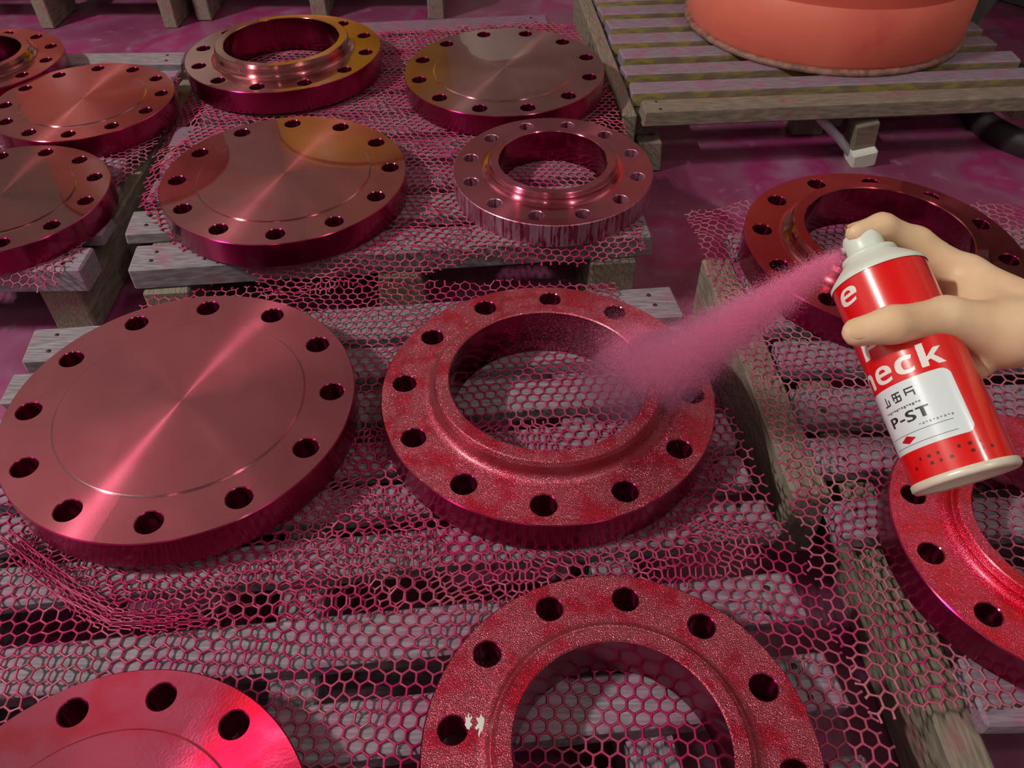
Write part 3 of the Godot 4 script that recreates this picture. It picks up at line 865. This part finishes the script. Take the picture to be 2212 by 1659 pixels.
# ---------------------------------------------------------------- hand
func hand() -> void:
	var w := func(x: float, y: float, z: float) -> Vector3: return CAN_BASE + can_z * x + can_y * y + can_x * z   # in the can's axes
	var bones := []                # a, b, ra, rb
	var chain := func(pts: Array, radii: Array) -> void:
		for k in pts.size() - 1: bones.append([pts[k], pts[k + 1], radii[k], radii[k + 1]])
	# forearm and wrist as read from the photo
	var fore := Vector3(0.470, 0.560, -0.322)
	var wrist := Vector3(0.3720, 0.4740, -0.4080)
	chain.call([Vector3(0.610, 0.690, -0.200), fore, Vector3(0.420, 0.515, -0.366), wrist], [0.043, 0.036, 0.030, 0.0265])
	var cmc := Vector3(0.3400, 0.4700, -0.4090)
	var mcp := [Vector3(0.3403, 0.4663, -0.4764), Vector3(0.3560, 0.4440, -0.4790), Vector3(0.3665, 0.4270, -0.4700), Vector3(0.3730, 0.4200, -0.4540)]
	for k in 4: chain.call([wrist, mcp[k]], [0.022, [0.0155, 0.0150, 0.0142, 0.0135][k]])
	chain.call([mcp[0], mcp[2]], [0.014, 0.014])
	chain.call([cmc, mcp[1]], [0.020, 0.014])
	chain.call([cmc, mcp[0]], [0.019, 0.014])
	var body := bones.duplicate()
	var fingers := []
	# index on the nozzle, thumb across the front
	fingers.append([[mcp[0], Vector3(0.3040, 0.4852, -0.4958), Vector3(0.2735, 0.4990, -0.4955), Vector3(0.2525, 0.4985, -0.4885)], [0.0140, 0.0104, 0.0094, 0.0080]])
	fingers.append([[wrist, cmc, Vector3(0.2935, 0.4830, -0.4105), Vector3(0.2526, 0.4870, -0.3995), Vector3(0.2305, 0.4815, -0.3985)], [0.024, 0.0215, 0.0142, 0.0118, 0.0098]])
	# three fingers round the back of the can
	for k in 3:
		var y: float = [0.114, 0.094, 0.075][k]
		var rr: float = [0.0096, 0.0092, 0.0082][k]
		var d := 0.033 + rr - 0.0005
		var pts := [mcp[k + 1]]
		for an in [[126.0, d + 0.002], [158.0, d], [188.0, d], [208.0, d]]:
			var a := deg_to_rad(an[0])
			pts.append(w.call(sin(a) * an[1], y, cos(a) * an[1]))
		fingers.append([pts, [0.0135, rr + 0.0012, rr, rr - 0.0006, rr - 0.0014]])
	var all := body.duplicate()
	for f in fingers:
		for k in f[0].size() - 1: all.append([f[0][k], f[0][k + 1], f[1][k], f[1][k + 1]])
	var b := Mb.new()
	nets_of(b, all, 0.0032, 0.007)
	b.uv.clear()
	var skin := StandardMaterial3D.new()
	skin.albedo_texture = noise_tex(256, 0.02, [[0.0, Color(0.82, 0.68, 0.55)], [0.5, Color(0.87, 0.75, 0.61)], [1.0, Color(0.90, 0.79, 0.66)]], FastNoiseLite.TYPE_SIMPLEX_SMOOTH, 4, 61)
	skin.uv1_triplanar = true
	skin.uv1_scale = Vector3(5, 5, 5)
	skin.roughness = 0.5
	skin.subsurf_scatter_enabled = true
	skin.subsurf_scatter_strength = 0.15
	var t := thing("person", "bare right hand reaching in from the right, index finger on the spray can's nozzle", "person")
	put("hand", t, b.done(), skin)
	# nails of the thumb and the index finger
	var nail := plain(Color(0.88, 0.75, 0.60), 0.32)
	for f in [[fingers[1], can_x, 0.0088], [fingers[0], (can_y * 0.9 + can_x * 0.3).normalized(), 0.0072]]:
		var pts: Array = f[0][0]
		var tip: Vector3 = pts[-1]
		var dir: Vector3 = (tip - pts[-2]).normalized()
		var up: Vector3 = (f[1] - dir * f[1].dot(dir)).normalized()
		var sd := dir.cross(up)
		var nb := Mb.new()
		var r: float = f[0][1][-1]
		for a in 7:
			for c in 7:
				var u := a / 6.0
				var vv := (c / 6.0 - 0.5) * 1.5
				var wd: float = f[2] * (1.0 - 0.25 * pow(absf(u - 0.45) * 2.0, 3.0))
				var o: Vector3 = (up * cos(vv) + sd * sin(vv) * wd / 0.0088)
				nb.add(tip + dir * (0.009 * (u - 0.25)) + o * (r + 0.0002 - 0.0016 * u * u), o.normalized())
		for a in 6:
			for c in 6: nb.quad(a * 7 + c, a * 7 + c + 1, a * 7 + c + 8, a * 7 + c + 7)
		put("fingernail", t, nb.done(), nail)

func nets_of(b: Mb, bones: Array, cell: float, blend: float) -> void:
	# surface nets of a smooth union of tapered capsules
	var lo := Vector3(1e9, 1e9, 1e9)
	var hi := -lo
	for q in bones:
		var r := Vector3.ONE * (maxf(q[2], q[3]) + cell * 3.0)
		lo = lo.min(q[0].min(q[1]) - r); hi = hi.max(q[0].max(q[1]) + r)
	var nx := int((hi.x - lo.x) / cell) + 2
	var ny := int((hi.y - lo.y) / cell) + 2
	var nz := int((hi.z - lo.z) / cell) + 2
	var acc := PackedFloat32Array()
	acc.resize(nx * ny * nz)
	acc.fill(0.0)
	var kk := 1.0 / (blend * 0.36)
	for q in bones:
		var a: Vector3 = q[0]
		var ab: Vector3 = q[1] - q[0]
		var l2 := maxf(ab.length_squared(), 1e-9)
		var pad := maxf(q[2], q[3]) + blend * 2.2
		var q0: Vector3 = ((q[0].min(q[1]) - Vector3.ONE * pad - lo) / cell).floor()
		var q1: Vector3 = ((q[0].max(q[1]) + Vector3.ONE * pad - lo) / cell).ceil()
		for z in range(maxi(0, int(q0.z)), mini(nz - 1, int(q1.z)) + 1):
			for y in range(maxi(0, int(q0.y)), mini(ny - 1, int(q1.y)) + 1):
				for x in range(maxi(0, int(q0.x)), mini(nx - 1, int(q1.x)) + 1):
					var p := lo + Vector3(x, y, z) * cell
					var t := clampf((p - a).dot(ab) / l2, 0.0, 1.0)
					var d := (p - a - ab * t).length() - lerpf(q[2], q[3], t)
					acc[(z * ny + y) * nx + x] += exp(-d * kk)
	var val := func(x: int, y: int, z: int) -> float:
		var s := acc[(z * ny + y) * nx + x]
		return -log(maxf(s, 1e-12)) / kk
	var f := PackedFloat32Array()
	f.resize(acc.size())
	for k in acc.size(): f[k] = -log(maxf(acc[k], 1e-12)) / kk
	var index := {}
	var offs := [0, 1, nx, nx + 1, nx * ny, nx * ny + 1, nx * ny + nx, nx * ny + nx + 1]
	for z in nz - 1:
		for y in ny - 1:
			for x in nx - 1:
				var base := (z * ny + y) * nx + x
				var mask := 0
				for k in 8:
					if f[base + offs[k]] < 0.0: mask |= 1 << k
				if mask == 0 or mask == 255: continue
				var sum := Vector3.ZERO
				var cnt := 0
				for e in [[0, 1], [2, 3], [4, 5], [6, 7], [0, 2], [1, 3], [4, 6], [5, 7], [0, 4], [1, 5], [2, 6], [3, 7]]:
					var fa := f[base + offs[e[0]]]
					var fb := f[base + offs[e[1]]]
					if (fa < 0.0) != (fb < 0.0):
						var t := fa / (fa - fb)
						var pa := Vector3(e[0] & 1, (e[0] >> 1) & 1, e[0] >> 2)
						var pb := Vector3(e[1] & 1, (e[1] >> 1) & 1, e[1] >> 2)
						sum += pa.lerp(pb, t)
						cnt += 1
				var at := sum / cnt
				var g := Vector3.ZERO
				for k in 8:
					var fx := f[base + offs[k]]
					g += Vector3((1 if k & 1 else -1), (1 if k & 2 else -1), (1 if k & 4 else -1)) * fx
				index[base] = b.add(lo + (Vector3(x, y, z) + at) * cell, g.normalized())
	for base in index:
		var x: int = base % nx
		var y: int = (base / nx) % ny
		var z: int = base / (nx * ny)
		var inside := f[base] < 0.0
		if y > 0 and z > 0 and inside != (f[base + 1] < 0.0):
			net_quad(b, index, base, base - nx, base - nx - nx * ny, base - nx * ny)
		if x > 0 and z > 0 and inside != (f[base + nx] < 0.0):
			net_quad(b, index, base, base - 1, base - 1 - nx * ny, base - nx * ny)
		if x > 0 and y > 0 and inside != (f[base + nx * ny] < 0.0):
			net_quad(b, index, base, base - 1, base - 1 - nx, base - nx)

func net_quad(b: Mb, index: Dictionary, p: int, q: int, r: int, s: int) -> void:
	if index.has(p) and index.has(q) and index.has(r) and index.has(s):
		b.quad(index[p], index[q], index[r], index[s])

# ---------------------------------------------------------------- spray
func spray() -> void:
	# a cloud of fine droplets thrown from the nozzle, thicker in the middle of the jet
	var nozzle := CAN_BASE + can_z * -0.0155 + can_y * 0.179 + can_x * 0.0036
	var target := Vector3(0.150, 0.158, -0.668)
	var d := target - nozzle
	var long := d.length()
	d /= long
	var x := d.cross(Vector3.UP).normalized()
	var y := x.cross(d)
	var sp := SphereMesh.new()
	sp.radius = 1.0; sp.height = 2.0; sp.radial_segments = 6; sp.rings = 3
	var dm := plain(Color(1.0, 0.58, 0.76), 0.9)
	var mm := MultiMesh.new()
	mm.transform_format = MultiMesh.TRANSFORM_3D
	mm.mesh = sp
	var count := 600000
	mm.instance_count = count
	for k in count:
		var t := pow(rng.randf(), 0.72) * 1.22
		while t > 0.80 and rng.randf() < (t - 0.80) / 0.42: t = pow(rng.randf(), 0.72) * 1.22
		var q := nozzle + d * (t * long)
		var wide := 0.0060 + 0.027 * t
		var r := 0.00008 + 0.00010 * rng.randf()
		if k % 6 == 0:                      # mist that drifts off where the jet lands
			q = target + Vector3(rng.randfn(), rng.randfn() * 0.35 + 0.35, rng.randfn() * 0.8) * 0.062
			r *= 0.75
			wide = 0.0
		q += (x * rng.randfn() + y * rng.randfn()) * wide * 0.62
		if q.y < PT + 0.05: q.y = PT + 0.05 + rng.randf() * 0.04
		mm.set_instance_transform(k, Transform3D(Basis.from_scale(Vector3.ONE * r), q))
	var o := MultiMeshInstance3D.new()
	o.multimesh = mm
	o.material_override = dm
	add_child(o)
	o.name = "spray_jet"
	var fog := FogVolume.new()
	fog.shape = RenderingServer.FOG_VOLUME_SHAPE_CONE
	fog.size = Vector3(0.13, long * 1.12, 0.13)
	var fm := FogMaterial.new()
	fm.albedo = Color(1.0, 0.62, 0.82)
	fm.density = 9.0
	fog.material = fm
	add_child(fog)
	fog.name = "spray_mist"
	tag(fog, "thin pink mist wrapped round the spray jet", "mist", "", "stuff")
	fog.transform = Transform3D(Basis(x, -d, x.cross(-d)), nozzle + d * long * 0.56)
	tag(o, "pink jet of fine spray from the can's nozzle to the large ring flange", "spray", "", "stuff")

# ---------------------------------------------------------------- hall
func slab(called: String, lo: Vector3, hi: Vector3, mat: Material) -> void:
	var bm := BoxMesh.new()
	bm.size = hi - lo
	var o := put(called, self, bm, mat, (lo + hi) / 2.0)
	tag(o, "", "", "", "structure")

func hall() -> void:
	slab("floor", Vector3(-6.2, -0.2, -7.2), Vector3(6.2, 0, 5.2), M["floor"])
	slab("wall_back", Vector3(-6.2, 0, -7.2), Vector3(6.2, 4.6, -7.0), M["wall"])
	slab("wall_front", Vector3(-6.2, 0, 5.0), Vector3(6.2, 4.6, 5.2), M["wall"])
	slab("wall_left", Vector3(-6.2, 0, -7.0), Vector3(-6.0, 4.6, 5.0), M["wall"])
	slab("wall_right", Vector3(6.0, 0, -7.0), Vector3(6.2, 4.6, 5.0), M["wall"])
	slab("ceiling", Vector3(-6.2, 4.6, -7.2), Vector3(6.2, 4.8, 5.2), M["ceiling"])

func lamp(label: String, at: Vector3, w: float, l: float, energy: float, glow: float, upwards := false, tone := Color(1.0, 0.97, 0.93)) -> void:
	var t := thing("ceiling_lamp", label, "lamp", at)
	var zz := Vector3.DOWN if upwards else Vector3.UP
	var yy := Vector3(0, 0, 1) - zz * zz.z
	yy = yy.normalized()
	var bs := Basis(yy.cross(zz), yy, zz)      # local -Z looks down, local Y along the lamp
	t.transform = Transform3D(bs, at)
	var bm := BoxMesh.new()
	bm.size = Vector3(w + 0.06, l + 0.06, 0.05)
	put("housing", t, bm, M["steel_paint"], Vector3(0, 0, 0.03))
	var pm := BoxMesh.new()
	pm.size = Vector3(w, l, 0.01)
	var em := plain(Color.WHITE, 0.5)
	em.emission_enabled = true
	em.emission = tone
	em.emission_energy_multiplier = glow
	put("diffuser", t, pm, em, Vector3(0, 0, 0.0))
	var a := AreaLight3D.new()
	a.name = "glow"
	a.area_size = Vector2(w, l)
	a.area_normalize_energy = true
	a.light_energy = energy
	a.light_color = tone
	a.area_range = 30.0
	a.shadow_enabled = true
	t.add_child(a)
	a.position = Vector3(0, 0, -0.012)

func _ready() -> void:
	rng.seed = 7
	var cam := Camera3D.new()
	cam.name = "camera"
	cam.keep_aspect = Camera3D.KEEP_HEIGHT
	cam.fov = rad_to_deg(2.0 * atan(829.5 / 1719.736))
	cam.near = 0.02
	cam.far = 60.0
	add_child(cam)
	var pitch := deg_to_rad(45.11837)
	var roll := deg_to_rad(-0.316177)
	var fw := Vector3(0, -sin(pitch), -cos(pitch))
	var up := Vector3.RIGHT.cross(fw)
	cam.transform = Transform3D(Basis(Vector3.RIGHT * cos(roll) + up * sin(roll), up * cos(roll) - Vector3.RIGHT * sin(roll), -fw), Vector3(0, 0.694419 + PT, 0))
	cam.current = true
	var env := Environment.new()
	env.background_mode = Environment.BG_COLOR
	env.background_color = Color(0.02, 0.02, 0.02)
	env.tonemap_mode = Environment.TONE_MAPPER_LINEAR
	env.tonemap_exposure = 0.76
	env.sdfgi_enabled = true
	env.ssao_enabled = true
	env.ssil_enabled = true
	env.volumetric_fog_enabled = true          # for the mist round the spray only
	env.volumetric_fog_density = 0.0
	var we := WorldEnvironment.new()
	we.name = "environment"
	we.environment = env
	add_child(we)
	make_materials()
	lamp("bright narrow lamp hanging to the left of the pallets", Vector3(-3.1, 3.3, 0.1), 0.09, 0.45, 25.0, 40.0)
	lamp("small lamp overhead on the right", Vector3(1.7, 4.0, 0.6), 0.25, 0.25, 2.4, 10.0)
	lamp("small lamp overhead behind the camera on the left", Vector3(-0.9, 4.2, 2.4), 0.2, 0.2, 1.2, 10.0)
	lamp("small lamp overhead behind the camera on the right", Vector3(2.6, 4.2, 3.0), 0.2, 0.2, 1.2, 10.0)
	lamp("pendant lamp lighting the ceiling, behind the camera on the right", Vector3(3.2, 3.1, 2.6), 0.5, 1.5, 10.0, 3.0, true)
	lamp("pendant lamp lighting the ceiling, behind the camera on the left", Vector3(-3.2, 3.1, 2.9), 0.5, 1.5, 7.5, 3.0, true)
	lamp("pendant lamp lighting the ceiling, at the back on the right", Vector3(3.2, 3.1, -3.6), 0.5, 1.5, 12.0, 3.0, true)
	lamp("pendant lamp lighting the ceiling, at the back on the left", Vector3(-3.2, 3.1, -4.0), 0.5, 1.5, 14.0, 3.0, true)
	hall()
	pallets()
	flanges()
	nets()
	clutter()
	spray_can()
	hand()
	spray()
